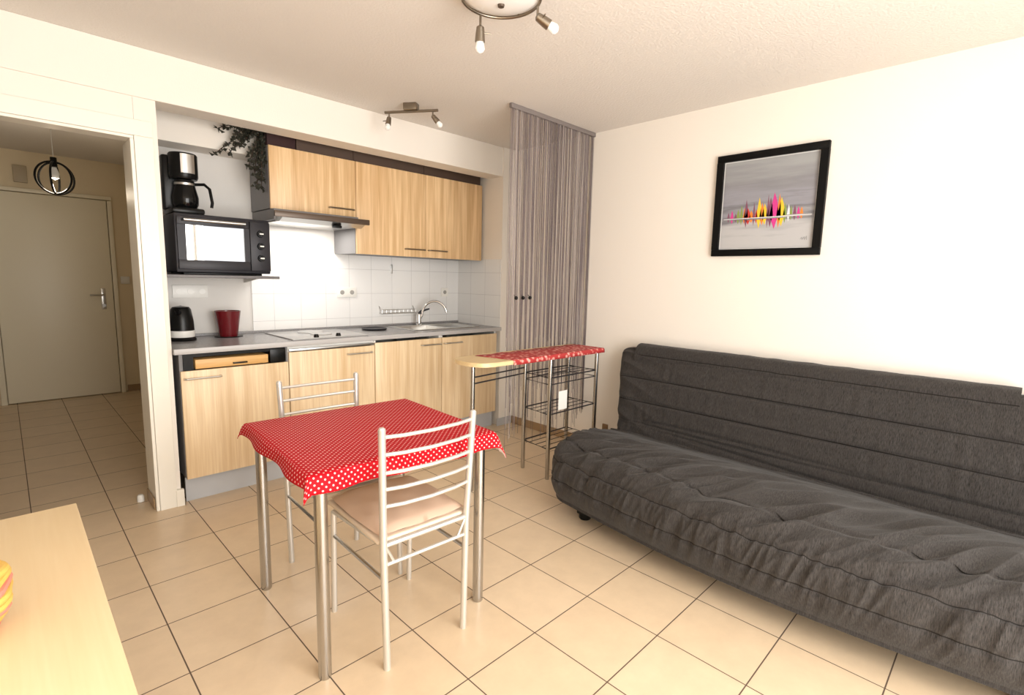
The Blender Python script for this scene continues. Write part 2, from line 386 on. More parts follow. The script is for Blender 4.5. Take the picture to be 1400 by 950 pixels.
# hob
hb = thing('electric_hob', 'pale two-plate hob with two black knobs set in the worktop', 'hob', (0, 0, 0))
obj('hob_plate', box(BM(), -.70, -.155, 1.815, 2.32, ZS, ZS+.008, .003), PLATE, hb)
for x, y, r in ((-.43, 2.17, .09), (-.43, 1.99, .0725)):
    b = BM(); lathe(b, [(0, .016), (r*.3, .0165), (r*.95, .0165), (r, .013), (r*1.02, .008), (0, .008)], x, y, ZS, 32); obj('hotplate', b, PLATE, hb)
for x in (-.527, -.369):
    b = BM(); lathe(b, [(0, .03), (.013, .029), (.015, .022), (.018, .008), (0, .008)], x, 1.85, ZS, 16); obj('knob', b, BLACK, hb)
# things on the worktop
kt = thing('electric_kettle', 'black kettle with silver base on worktop beside the door frame', 'kettle', (-1.235, 2.20, ZS), math.radians(258))
b = BM(); lathe(b, [(0, 0), (.075, 0), (.078, .01), (.07, .022), (0, .022)], n=32); obj('base', b, BLACK, kt)
b = BM(); lathe(b, [(0, .022), (.066, .022), (.069, .03), (.069, .062), (.066, .064), (0, .064)], n=32); obj('lower_band', b, WHITE, kt)
b = BM(); lathe(b, [(0, .064), (.068, .064), (.066, .12), (.055, .195), (.045, .21), (.02, .215), (0, .216)], n=32); obj('body', b, BLACK, kt)
obj('handle', tube(BM(), [(-.04, 0, .2), (-.075, 0, .205), (-.10, 0, .18), (-.10, 0, .09), (-.07, 0, .07)], .011, 10), BLACK, kt)
b = BM(); tube(b, [(.04, -.01, .17), (.075, -.02, .195)], [.02, .012], 10); obj('spout', b, BLACK, kt)
pt = thing('red_pot', 'dark red tapered pot standing on the worktop near the wall', 'pot', (-.95, 2.27, ZS))
b = BM(); lathe(b, [(0, 0), (.05, 0), (.056, .004), (.078, .16), (.08, .175), (.073, .175), (.052, .02), (0, .015)], n=32); obj('pot_body', b, RED, pt)
b = BM(); lathe(b, [(.0, 0.0001), (.085, 0.0001), (.088, .006), (.05, .004), (0, .004)], n=32); obj('saucer', b, BLACK, pt)
tag(obj('dark_tray', lathe(BM(), [(0, 0), (.09, 0), (.105, .012), (.1, .014), (.085, .006), (0, .006)], .09, 2.16, ZS, 32), DARKG), 'flat dark round dish on worktop between hob and sink', 'dish')
# sockets, rail
def sockets(name, x0, x1, z0, z1, n, label, m=WHITE):
    t = thing(name, label, 'socket', ((x0+x1)/2, 2.40, (z0+z1)/2)); wd = (x1-x0)/2; hh = (z1-z0)/2
    y = 0 if x0 < -.75 else -.008
    obj('plate', box(BM(), -wd, wd, y-.009, y, -hh, hh, .003), m, t)
    for k in range(n):
        xx = -wd+(2*k+1)*wd/n
        b = BM(); lathe(b, [(.018, 0), (.018, .004), (.0, .004)], n=20); bmesh.ops.rotate(b, matrix=Matrix.Rotation(PI/2, 3, 'X'), verts=b.verts[:]); bmesh.ops.translate(b, vec=(xx, y-.008, 0), verts=b.verts[:])
        obj('outlet', b, mat('socket_grey', (.35, .34, .32), .5) if x0 > -.75 else WHITE, t)
sockets('wall_socket', -1.235, -1.03, 1.175, 1.26, 3, 'white triple socket strip under the mini oven')
sockets('wall_socket', -.11, .06, 1.17, 1.25, 2, 'white double socket on the wall tiles above the hob')
sockets('wall_socket', .93, 1.01, 1.17, 1.25, 1, 'white single socket on the tiles right of the mixer tap')
rl = thing('wall_rack', 'small white wire rack on the wall tiles left of the mixer tap', 'rack', (.44, 2.39, 1.03))
b = BM(); tube(b, [(-.17, 0, .06), (-.17, -.05, .0), (.17, -.05, .0), (.17, 0, .06)], .004, 8); tube(b, [(-.17, -.05, .03), (.17, -.05, .03)], .003, 8); tube(b, [(-.17, -.002, .0), (.17, -.002, .0)], .003, 8)
for k in range(9): tube(b, [(-.17+.0425*k, -.05, .03), (-.17+.0425*k, -.05, 0), (-.17+.0425*k, -.002, 0)], .002, 6)
obj('wires', b, STEEL, rl)
tag(obj('wall_hook', box(BM(), .385, .40, 2.378, 2.392, 1.37, 1.45, .003), STEEL), 'small upright steel hook on the tiles under the wall cabinets', 'hook')

# ------------------------------------------------------------------ upper units
GAP_SHADE = mat('gap_shade_brown', (.075, .045, .03), .6)  # dark brown painted in as the shade above the wall cabinets
YU = 2.03; U = [-.73, -.121, .502, 1.118]
def upper(i, z0, label, hx0, hx1, hz, m=GREYP):
    t = thing('wall_cabinet', label, 'cabinet', (0, 0, 0), 0, 'wall cabinets of the kitchenette')
    carcass(U[i]+.0005, U[i+1]-.0005, YU+.02, 2.39, z0, 2.173, t, m)
    d = obj('door', box(BM(), U[i]+.002, U[i+1]-.002, YU, YU+.018, z0-.003, 2.173, .002), OAK, t)
    bar_handle(hx0, hx1, YU, hz, d, NICKEL)
    obj('gap_shade_strip', box(BM(), U[i]+.002 if i else -.535, U[i+1]-.002, YU+.03, YU+.045, 2.174, 2.31), GAP_SHADE, t)  # strip added to darken the shaded gap over the cabinet, no real panel
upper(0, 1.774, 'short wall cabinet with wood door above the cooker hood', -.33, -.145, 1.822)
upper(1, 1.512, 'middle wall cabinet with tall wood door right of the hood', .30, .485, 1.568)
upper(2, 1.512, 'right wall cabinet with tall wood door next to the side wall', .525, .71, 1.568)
hd = thing('cooker_hood', 'slim cooker hood with brown front strip under the short cabinet', 'cooker hood', (0, 0, 0))
b = BM(); box(b, -.725, -.125, 1.99, 2.385, 1.70, 1.77, .002); obj('housing', b, GREYP, hd)
b = BM()
pr_ = [(1.86, 1.712), (1.86, 1.735), (2.0, 1.745), (2.0, 1.69), (1.93, 1.685)]
va = [b.verts.new((-.715, y, z)) for y, z in pr_]; vb = [b.verts.new((-.135, y, z)) for y, z in pr_]
for k in range(5): b.faces.new((va[k], va[(k+1) % 5], vb[(k+1) % 5], vb[k]))
b.faces.new(va[::-1]); b.faces.new(vb); obj('visor', b, STEEL, hd, False)
obj('front_strip', box(BM(), -.775, -.118, 1.838, 1.86, 1.705, 1.742, .004), BROWN, hd)
obj('filter', box(BM(), -.70, -.15, 2.005, 2.36, 1.69, 1.699, .001), STEEL, hd)
hlm = bpy.data.lights.new('hood_bulb', 'AREA'); hlm.shape = 'RECTANGLE'; hlm.size = .40; hlm.size_y = .20; hlm.energy = 3.5; hlm.color = (1, .95, .88)
ho = bpy.data.objects.new('hood_bulb', hlm); C.objects.link(ho); ho.location = (-.425, 2.18, 1.684); ho.parent = hd
b = BM(); box(b, -.36, -.30, 1.90, 1.93, 1.672, 1.69, .002); obj('switch', b, BLACK, hd)

# ------------------------------------------------------------------ oven on its shelf, coffee maker, ivy
sh = thing('wall_shelf', 'dark grey bracket shelf under the mini oven', 'shelf', (0, 0, 0))
obj('board', box(BM(), -1.37, -.735, 1.90, 2.40, 1.312, 1.33, .003), mat('shelf_grey', (.16, .155, .16), .5), sh)
for x in (-1.33, -.80):
    b = BM(); va = [b.verts.new((x, y, z)) for y, z in ((2.12, 1.311), (2.398, 1.311), (2.398, 1.28))]; vb = [b.verts.new((x+.012, y, z)) for y, z in ((2.12, 1.311), (2.398, 1.311), (2.398, 1.28))]
    b.faces.new(va); b.faces.new(vb[::-1])
    for k in range(3): b.faces.new((va[k], vb[k], vb[(k+1) % 3], va[(k+1) % 3]))
    obj('bracket', b, ALC, sh, False)
ov = thing('mini_oven', 'black mini oven with glass door on the wall shelf', 'oven', (-1.03, 1.95, 1.331))
W2 = .262
obj('feet', box(BM(), -.22, .22, .05, .36, 0, .012, .002), BLACK, ov)
b = BM(); box(b, -W2, W2, .012, .41, .012, .352, .008); obj('body', b, DARKG, ov)
b = BM(); x0, x1, z0, z1 = -.252, .135, .03, .335
box(b, x0, x1, -.008, .011, z0, z0+.055, .003); box(b, x0, x1, -.008, .011, z1-.048, z1, .003); box(b, x0, x0+.042, -.008, .011, z0+.055, z1-.048, .0); box(b, x1-.03, x1, -.008, .011, z0+.055, z1-.048, .0)
dd = obj('door', b, DARKG, ov)
obj('door_glass', box(BM(), x0+.042, x1-.03, -.002, .006, z0+.055, z1-.048), GLASSD, dd)
b = BM(); tube(b, [(x0+.03, -.008, z1-.022), (x0+.03, -.035, z1-.022), (x1-.03, -.035, z1-.022), (x1-.03, -.008, z1-.022)], .009, 10); obj('handle', b, STEEL, dd)
obj('control_panel', box(BM(), .14, .258, -.006, .011, .03, .335, .003), DARKG, ov)
for z in (.262, .185, .11):
    b = BM(); lathe(b, [(.022, 0), (.02, .014), (0, .014)], n=20); box(b, -.004, .004, -.018, .018, .014, .022, .001)
    bmesh.ops.rotate(b, matrix=Matrix.Rotation(PI/2, 3, 'X'), verts=b.verts[:]); bmesh.ops.translate(b, vec=(.2, -.006, z), verts=b.verts[:])
    kn = obj('knob', b, BLACK, ov); obj('pointer', box(BM(), .188, .212, -.031, -.0285, z-.004, z+.004), WHITE, kn)
ZO = 1.331+.353
cf = thing('coffee_maker', 'black filter coffee maker with steel band on the mini oven', 'coffee maker', (-1.205, 2.10, ZO))
b = BM(); box(b, -.085, .085, -.11, .10, 0, .035, .012); obj('base', b, BLACK, cf)
obj('water_tank', box(BM(), -.095, .06, .03, .11, .03, .345, .012), BLACK, cf)
b = BM(); lathe(b, [(0, .205), (.068, .205), (.075, .22), (.075, .345), (.07, .352), (0, .352)], .005, -.01, 0, 32); obj('filter_housing', b, BLACK, cf)
b = BM()
for (ra, rb_) in ((.0755, .0768),):
    pr4 = []
    for k in range(13):
        q = math.radians(-112+58*k/12); pr4.append([b.verts.new((.005+r_*math.cos(q), -.01+r_*math.sin(q), z_)) for r_, z_ in ((ra, .235), (rb_, .236), (rb_, .343), (ra, .344))])
    for a_, c_ in zip(pr4, pr4[1:]):
        for k in range(4): b.faces.new((a_[k], a_[(k+1) % 4], c_[(k+1) % 4], c_[k]))
    b.faces.new(pr4[0]); b.faces.new(pr4[-1][::-1])
obj('steel_band', b, STEEL, cf)
b = BM(); lathe(b, [(0, .037), (.055, .037), (.068, .06), (.07, .10), (.055, .165), (.052, .18), (.05, .18), (.053, .16), (.066, .1), (.05, .045), (0, .043)], .005, -.02, 0, 32)
cfj = obj('jug', b, mat('dark_jug_glass', (.004, .004, .004), .08, spec=.3), cf)
b = BM(); lathe(b, [(0, .18), (.054, .18), (.05, .198), (0, .2)], .005, -.02, 0, 32); obj('jug_lid', b, BLACK, cfj)
obj('jug_handle', tube(BM(), [(.05, -.035, .18), (.10, -.055, .185), (.125, -.065, .16), (.135, -.07, .08), (.13, -.068, .05)], .011, 10, flat=.8), BLACK, cfj)
b = BM(); lathe(b, [(0.0535, .17), (.0555, .17), (.0555, .182), (.0535, .182)], .005, -.02, 0, 32); obj('jug_ring', b, STEEL, cfj)
# ivy
iv = thing('trailing_plant', 'dark trailing plant in a brown box on the short cabinet', 'plant', (0, 0, 0))
obj('planter', box(BM(), -.725, -.54, 2.06, 2.20, 2.174, 2.30, .004), BASK, iv)
b = BM(); lf = BM()
def leaf(bm, p, d, s):
    d = Vector(d).normalized(); a = d.cross(Vector((random.uniform(-1, 1), random.uniform(-1, 1), random.uniform(-1, 1)))).normalized(); n = d.cross(a)*.25
    p = Vector(p); v = [p, p+d*s*.4+a*s*.38+n*s, p+d*s, p+d*s*.4-a*s*.38+n*s]
    t = .0006*n.normalized(); vs = [bm.verts.new(q+t) for q in v]; vt = [bm.verts.new(q-t) for q in v]
    bm.faces.new(vs); bm.faces.new(vt[::-1])
    for k in range(4): bm.faces.new((vs[k], vt[k], vt[(k+1) % 4], vs[(k+1) % 4]))
random.seed(3)
ends = [(-.99, 2.12, 2.235), (-.90, 2.10, 2.21), (-.93, 2.14, 2.10), (-1.0, 2.16, 2.09), (-.80, 2.09, 1.98), (-.78, 2.11, 1.92), (-.83, 2.10, 2.03), (-.76, 2.08, 2.06), (-.86, 2.12, 2.16), (-.77, 2.05, 1.96), (-.75, 2.12, 1.90)]
for e in ends:
    s = Vector((-.70, 2.12+random.uniform(-.04, .05), 2.29)); e = Vector(e); mid = s.lerp(e, .45)+Vector((-.02, 0, .05))
    pts = [s.lerp(mid, t).lerp(mid.lerp(e, t), t) for t in [i/9 for i in range(10)]]
    tube(b, pts, .0028, 5)
    for i in range(3, 10):
        for _ in range(7):
            leaf(lf, pts[i]+Vector([random.uniform(-.012, .012) for _ in range(3)]), (random.uniform(-1, 1), random.uniform(-1, 1), random.uniform(-1, .6)), random.uniform(.020, .038))
obj('stems', b, TWIG, iv); l = obj('leaves', lf, GRIN, iv, False); l['kind'] = 'stuff'

# ------------------------------------------------------------------ dining table and cloth
TR = math.radians(-3.2); TC = (-1.002, .308)
tb = thing('dining_table', 'square dining table on round silver tube legs', 'table', (*TC, 0), TR)
obj('tabletop', box(BM(), -.362, .362, -.345, .345, .708, .73, .006), BEECH2, tb)
for sx in (-1, 1):
    for sy in (-1, 1):
        b = BM(); x, y = sx*.325, sy*.322
        lathe(b, [(0, .0), (.019, .0), (.021, .004), (.0215, .02), (.0215, .707), (0, .707)], x, y, 0, 24); obj('leg', b, SILV, tb)
b = BM()
for sy in (-1, 1): box(b, -.302, .302, sy*.322-.01, sy*.322+.01, .67, .707, .003)
for sx in (-1, 1): box(b, sx*.325-.01, sx*.325+.01, -.30, .30, .67, .707, .003)
obj('apron', b, SILVW, tb)
hx, hy = .37, .353
oL, oR, oN, oF = .055, .095, .072, .05
def cloth():
    bm = BM(); nx, ny = 96, 92; uvl = bm.loops.layers.uv.new('UVMap'); grid = []; cr = {}
    def one(a, h, lo, hi):
        # lo/hi overhangs ; returns clamped pos, excess(signed)
        if a > h: return h, a-h
        if a < -h: return -h, a+h
        return a, 0
    for j in range(ny+1):
        row = []
        for i in range(nx+1):
            a = -hx-oL+(2*hx+oL+oR)*i/nx; c = -hy-oN+(2*hy+oN+oF)*j/ny
            px, ex = one(a, hx, oL, oR); py, ey = one(c, hy, oN, oF)
            e = math.hypot(ex, ey)
            dr_ = e*.96
            if ex and ey: dr_ = e*.98
            ox = math.copysign(1, ex)*(abs(ex)*.22+.006*min(1, abs(ex)/.015)) if ex else 0
            oy = math.copysign(1, ey)*(abs(ey)*.22+.006*min(1, abs(ey)/.015)) if ey else 0
            if ex and ey:   # corner: cloth flares along the diagonal
                k = min(abs(ex), abs(ey))/max(oR, .001); ox += math.copysign(1, ex)*k*.018; oy += math.copysign(1, ey)*k*.018
            wv = .010*math.sin((a+c*.7)*26+1.3)*min(1, e/.06)
            if ey and not ex: oy += wv
            if ex and not ey: ox += wv
            # rounded shoulder
            z = .7345-(dr_-.006*(1-math.exp(-dr_/.006)) if dr_ else 0)
            if not e:
                edge = min(hx-abs(a), hy-abs(c)); z -= .004*max(0, 1-edge/.012)**2
                z += .0006*math.sin(a*17+c*9)
            v = bm.verts.new((px+ox, py+oy, z)); cr[v] = (a, c); row.append(v)
        grid.append(row)
    for j in range(ny):
        for i in range(nx):
            f = bm.faces.new((grid[j][i], grid[j][i+1], grid[j+1][i+1], grid[j+1][i]))
            for lp in f.loops: lp[uvl].uv = cr[lp.vert]
    return bm
cl = obj('tablecloth', cloth(), [DOTS, CLOTHW], None, True, 60)
cl.location = (*TC, 0); cl.rotation_euler = (0, 0, TR)
tag(cl, 'red tablecloth with small white dots over the dining table', 'tablecloth')
md = cl.modifiers.new('thickness', 'SOLIDIFY'); md.thickness = .0025; md.offset = -1; md.material_offset = 1

# ------------------------------------------------------------------ chairs (built facing +y, rear legs at y = 0)
def make_chair():
    t = thing('dining_chair', 'silver tube chair with beige cushion in front of the red table', 'chair', (0, 0, 0), 0, 'tube chairs at the dining table')
    hw = .172
    for s in (-1, 1):
        b = BM(); tube(b, [(s*.163, .0, 0), (s*.167, .0, .2), (s*hw, 0, .45), (s*(hw+.005), -.008, .62), (s*(hw+.012), -.02, .862)], .0125, 12)
        lathe(b, [(0, .870), (.008, .868), (.0125, .860), (0.0125, .855)], s*(hw+.012), -.0195, 0, 12); obj('rear_leg', b, SILVW, t)
        b = BM(); tube(b, [(s*.172, .415, 0), (s*.172, .40, .43)], .011, 12); obj('front_leg', b, SILVW, t)
        b = BM(); tube(b, [(s*.169, .01, .33), (s*.172, .40, .33)], .0075, 8); obj('side_stretcher', b, mat('shaded_tube', (.30, .28, .26), .4, .4) if False else SILV, t)
    for z in (.835, .775, .712, .655, .595):
        k = (z-.45)/.41; y = -.02*k; xx = hw+.012*k
        b = BM(); tube(b, [(-xx+.004, y, z), (-xx*.6, y-.012, z-.002), (0, y-.018, z-.003), (xx*.6, y-.012, z-.002), (xx-.004, y, z)], .0068, 8); obj('back_rail', b, SILVW, t)
    b = BM(); tube(b, [(-.17, .0, .455), (.17, .0, .455)], .009, 8); tube(b, [(-.17, .40, .43), (.17, .40, .43)], .009, 8)
    tube(b, [(-.17, 0, .455), (-.172, .40, .43)], .009, 8); tube(b, [(.17, 0, .455), (.172, .40, .43)], .009, 8)
    obj('seat_frame', b, SILVW, t)
    b = BM(); tube(b, [(-.168, .0, .385), (.168, .0, .385)], .007, 8); obj('rear_stretcher', b, SILVW, t)
    for s in (-1, 1): obj('bracket', tube(BM(), [(s*.165, -.003, .45), (s*.135, .0, .39)], .005, 6), SILVW, t)
    # seat pad and cushion
    b = BM(); box(b, -.185, .185, .012, .425, .452, .472, .009, 3); obj('seat', b, mat('seat_board', (.70, .58, .46), .6), t)
    b = BM(); n = 20; top = []; bot = []
    for j in range(n+1):
        rt_, rb_ = [], []
        for i in range(n+1):
            u, v = i/n*2-1, j/n*2-1
            q = max(abs(u), abs(v)); x_ = u*.185*(1-.05*v*v); y_ = .215+v*.205*(1-.05*u*u)
            e = (1-abs(u)**3.5)*(1-abs(v)**3.5)
            h = .026*max(e, 0)**.45
            rt_.append(b.verts.new((x_, y_, .485+h+.002*math.sin(9*u)*math.cos(7*v)))); rb_.append(b.verts.new((x_*.995, y_, .485-.011*max(e, 0)**.3)))
        top.append(rt_); bot.append(rb_)
    for j in range(n):
        for i in range(n):
            b.faces.new((top[j][i], top[j][i+1], top[j+1][i+1], top[j+1][i])); b.faces.new((bot[j][i], bot[j+1][i], bot[j+1][i+1], bot[j][i+1]))
    bmesh.ops.remove_doubles(b, verts=b.verts[:], dist=.0005)
    obj('cushion', b, CUSH, t)
    return t
ch = make_chair(); ch.location = (-1.012, -.115, 0); ch.rotation_euler = (0, 0, math.radians(-2.5))
dup(ch, (-.985, .775, 0), PI+math.radians(-2), 'silver tube chair behind the red table, back towards the kitchen')

# ------------------------------------------------------------------ bar table with wire shelves
bt = thing('bar_table', 'narrow high beech table with rounded end and wire shelves', 'table', (0, 0, 0))
x0, x1, y0, y1, z0, z1 = -.13, 1.09, .615, .925, .835, .86
b = BM(); outline = []
for k in range(17):
    a = PI/2+PI*k/16; yc = (y0+y1)/2; hy_ = (y1-y0)/2
    sx = math.copysign(abs(math.cos(a))**.8, math.cos(a)); sy = math.copysign(abs(math.sin(a))**.8, math.sin(a))
    outline.append((x0+.13+.13*sx, yc+hy_*sy))
outline += [(x1-.02, y0), (x1, y0+.02), (x1, y1-.02), (x1-.02, y1)]
va = [b.verts.new((x, y, z0)) for x, y in outline]; vb = [b.verts.new((x, y, z1)) for x, y in outline]; n = len(outline)
b.faces.new(va[::-1]); b.faces.new(vb)
for k in range(n): b.faces.new((va[k], va[(k+1) % n], vb[(k+1) % n], vb[k]))
bmesh.ops.bevel(b, geom=[e for e in b.edges if abs(e.verts[0].co.z-e.verts[1].co.z) < 1e-5], offset=.004, segments=2, affect='EDGES')
obj('tabletop', b, BEECH2, bt)
LG = [(.515, .64), (.545, .90), (1.03, .64), (1.03, .90), (.01, .84)]
for x, y in LG:
    b = BM(); lathe(b, [(0, 0), (.013, 0), (.0145, .004), (.0145, .834), (0, .834)], x, y, 0, 16); obj('leg', b, SILV, bt)
for z in (.70, .45, .21):
    b = BM()
    tube(b, [(LG[0][0], LG[0][1], z), (LG[2][0], LG[2][1], z), (LG[3][0], LG[3][1], z), (LG[1][0], LG[1][1], z)], .005, 8, True)
    for k in range(1, 4):
        y = .64+.26*k/4; tube(b, [(.52+.028*k/4, y, z), (1.03, y, z)], .0025, 6)
    if z == .70: tube(b, [(LG[0][0], LG[0][1], z-.045), (LG[2][0], LG[2][1], z-.045), (LG[3][0], LG[3][1], z-.045), (LG[1][0], LG[1][1], z-.045)], .004, 8, True)
    obj('wire_shelf', b, DARKG, bt)
b = BM()
for z in (.735, .695):
    tube(b, [(.01, .84, z), (.545, .90, z)], .005, 8)
obj('cross_rail', b, DARKG, bt)
# runner
b = BM(); nx = 60; rows = []
for i in range(nx+1):
    x = .115+(.965)*i/nx; rr = []
    ys = [(y0-.006, z1-.03), (y0-.005, z1-.008), (y0+.003, z1+.0015), (.70, z1+.0015), (.80, z1+.0015), (y1-.035+.01*math.sin(i*.6), z1+.0015)]
    for (y, z) in ys: rr.append(b.verts.new((x+(.70-y)*.25*(1-i/nx), y, z+.0004*math.sin(i))))
    rows.append(rr)
for a_, c_ in zip(rows, rows[1:]):
    for k in range(5): b.faces.new((a_[k], c_[k], c_[k+1], a_[k+1]))
rn = tag(obj('table_runner', b, RUN), 'red patterned runner along the high beech bar table', 'runner')
md = rn.modifiers.new('t', 'SOLIDIFY'); md.thickness = .001; md.offset = 1

# ------------------------------------------------------------------ string curtain
sc = thing('string_curtain', 'mauve grey string curtain hanging from the ceiling beside the kitchenette', 'curtain', (0, 0, 0))
YC = .95
obj('rail', box(BM(), .395, XR-.003, YC-.012, YC+.012, H-.03, H, .003), mat('rail_grey', (.20, .17, .16), .5), sc)
b = BM(); random.seed(11)
NS = 265
for i in range(NS):
    t = (i+random.random()*.8)/NS if i < 250 else .972+.026*random.random(); x = .402+.896*t
    # strings drift together towards the bottom
    bc = .40+.90*(round(t*19+.2*math.sin(i))/19); pull = random.uniform(.2, .85)
    ln = random.uniform(.02, .1)
    zb = random.choice([.20, .28, .36, .45, .55, .6, .89, .89])+random.uniform(-.06, .06)
    if t > .965: zb = .29+random.uniform(-.02, .03)
    w_ = .0016 if t < .965 else .0018
    y = YC+random.uniform(-.007, .007); ph = random.random()*6
    pts = []
    for k in range(9):
        s = k/8; z = (H-.03)*(1-s)+zb*s
        xx = x+(bc-x)*pull*s**1.3+.0035*math.sin(ph+5*s); pts.append((min(xx, XR-.012), y+.003*math.sin(ph+4*s), z))
    tube(b, pts, w_, 4)
st = obj('strings', b, STR, sc, False); st['kind'] = 'stuff'
for x in (.468, .537, .606):
    t = bmesh.new(); bmesh.ops.create_uvsphere(t, u_segments=12, v_segments=8, radius=.013); bmesh.ops.translate(t, vec=(x, YC-.02, 1.22), verts=t.verts[:])
    tube(t, [(x, YC-.02, 1.22), (x, YC, 1.24)], .002, 5); obj('bead', t, BLACK, sc)
# outlet low on wall and card hanging on the shelf
tag(obj('wall_outlet', box(BM(), XR-.012, XR, .70, .75, .17, .22, .003), mat('brown_plastic', (.25, .15, .07), .5)), 'small brown outlet low on the right wall beside the sofa', 'socket')
tag(obj('paper_tag', box(BM(), .60, .69, .632, .6335, .47, .60, .0), WHITE), 'white paper card hanging on the bar table shelves', 'card')

# ------------------------------------------------------------------ framed picture
pc = thing('framed_picture', 'black framed abstract painting of colourful sailboats on the right wall', 'picture', (XR, -.358, 1.837))
hw, hh, fwid = .314, .313, .042
b = BM(); box(b, -.028, 0, -hw, hw, -hh, -hh+fwid, .003); box(b, -.028, 0, -hw, hw, hh-fwid, hh, .003); box(b, -.028, 0, -hw, -hw+fwid, -hh+fwid, hh-fwid, .0); box(b, -.028, 0, hw-fwid, hw, -hh+fwid, hh-fwid, .0)
obj('frame', b, BLACKM, pc)
obj('inner_border', box(BM(), -.008, -.002, -hw+fwid, hw-fwid, -hh+fwid, hh-fwid), mat('pale_mount', (.66, .66, .66), .6), pc)
pm = mat('grey_painting', (.4, .4, .4), .6); t = NT(pm)
tc = t.add('ShaderNodeTexCoord'); sp = t.add('ShaderNodeSeparateXYZ', {0: tc.outputs['Object']})
mp = t.add('ShaderNodeMapping', {0: tc.outputs['Object'], 'Scale': (1, 2.5, 22)}); n = t.add('ShaderNodeTexNoise', {'Vector': mp.outputs[0], 'Scale': 1.0, 'Detail': 4.0})
f = t.math('ADD', t.math('MULTIPLY', sp.outputs['Z'], 1.6), t.math('MULTIPLY', n.outputs[0], .55))
t.link(t.ramp(f, [(0, (.46, .46, .47)), (.12, (.33, .33, .35)), (.2, (.17, .17, .19)), (.3, (.28, .28, .32)), (.45, (.23, .23, .25)), (.7, (.33, .34, .35))]), t.b.inputs['Base Color'])
PW = hw-fwid-.008
pa = obj('painting', box(BM(), -.0095, -.008, -PW, PW, -PW, PW), pm, pc)
cols = {'red': (.55, .04, .03), 'orange': (.75, .22, .03), 'yellow': (.75, .52, .03), 'pink': (.60, .04, .25), 'green': (.22, .30, .06), 'white': (.85, .85, .85), 'plum': (.20, .07, .12), 'grey': (.2, .2, .21)}
CM = {k: mat('paint_'+k, v, .5) for k, v in cols.items()}
def sail(y, z, w_, h_, c, refl=True):
    # y measured from the left edge of the painting, along the wall towards the camera
    yy = PW-y; bm = BM()
    def quad(p):
        va = [bm.verts.new((-.0095, q[0], q[1])) for q in p]; vb = [bm.verts.new((-.0103, q[0], q[1])) for q in p]; m_ = len(p)
        bm.faces.new(va); bm.faces.new(vb)
        for k in range(m_): bm.faces.new((va[k], va[(k+1) % m_], vb[(k+1) % m_], vb[k]))
    quad([(yy+w_/2, z), (yy+w_*.1, z+h_), (yy-w_*.25, z+h_*.6), (yy-w_/2, z)])
    if refl: quad([(yy+w_*.35, z-.012), (yy-w_*.35, z-.012), (yy-w_*.1, z-.012-h_*.45)])
    obj('sail', bm, CM[c], pa, False)
for s_ in [(.04, -.075, .016, .035, 'plum'), (.062, -.078, .02, .05, 'pink'), (.085, -.078, .016, .03, 'plum'), (.10, -.078, .02, .055, 'green'), (.12, -.076, .018, .075, 'green'), (.138, -.078, .016, .06, 'orange'), (.148, -.078, .026, .11, 'plum'), (.16, -.082, .036, .062, 'red'), (.18, -.08, .026, .045, 'orange'), (.195, -.078, .014, .09, 'plum'),
           (.21, -.082, .016, .05, 'red'), (.225, -.082, .034, .12, 'yellow'), (.243, -.08, .03, .085, 'orange'), (.258, -.08, .034, .08, 'yellow'), (.275, -.078, .016, .13, 'plum'), (.29, -.08, .034, .115, 'plum'), (.312, -.08, .056, .14, 'pink'), (.338, -.08, .026, .13, 'orange'), (.352, -.08, .044, .11, 'yellow'), (.372, -.078, .02, .075, 'green'),
           (.392, -.075, .014, .06, 'white'), (.405, -.075, .014, .05, 'green'), (.425, -.075, .018, .055, 'plum'), (.445, -.075, .016, .045, 'pink'), (.462, -.075, .018, .04, 'orange')]: sail(*s_)
b = BM(); box(b, -.0104, -.0096, -PW+.01, PW-.01, -.0835, -.0805)
obj('waterline', b, CM['white'], pa, False)
b = BM(); box(b, -.0102, -.0096, -PW+.01, PW-.01, -.100, -.090); obj('shade_line', b, CM['grey'], pa, False)
b = BM()
for k, dy in enumerate((0, .012, .024)): tube(b, [(-.0105, -PW+.06-dy, -.222), (-.0105, -PW+.052-dy, -.21+.003*k), (-.0105, -PW+.05-dy, -.226)], .0012, 5)
obj('signature', b, CM['grey'], pa, False)

# ------------------------------------------------------------------ sofa
sf = thing('sofa_bed', 'dark grey covered sofa bed against the right wall', 'sofa', (0, 0, 0))
YS0, YS1 = -1.97, .335
def interp(prof, n):
    # catmull-rom resampling
    pts = [Vector(p) for p in prof]; out = []; m_ = len(pts)-1
    for i in range(n+1):
        t = i/n*m_; k = min(int(t), m_-1); f_ = t-k
        p0, p1, p2, p3 = pts[max(k-1, 0)], pts[k], pts[k+1], pts[min(k+2, m_)]
        out.append(.5*((2*p1)+(p2-p0)*f_+(2*p0-5*p1+4*p2-p3)*f_**2+(3*p1-p0-3*p2+p3)*f_**3))
    return out
def fbm(x, y, z): return noise.noise(Vector((x, y, z)))
seat_prof = [(.92, .115), (.5, .10), (.17, .105), (.135, .13), (.095, .20), (.085, .29), (.105, .37), (.16, .425), (.26, .447), (.42, .44), (.60, .408), (.78, .362), (.90, .330), (.97, .315), (1.0, .27)]
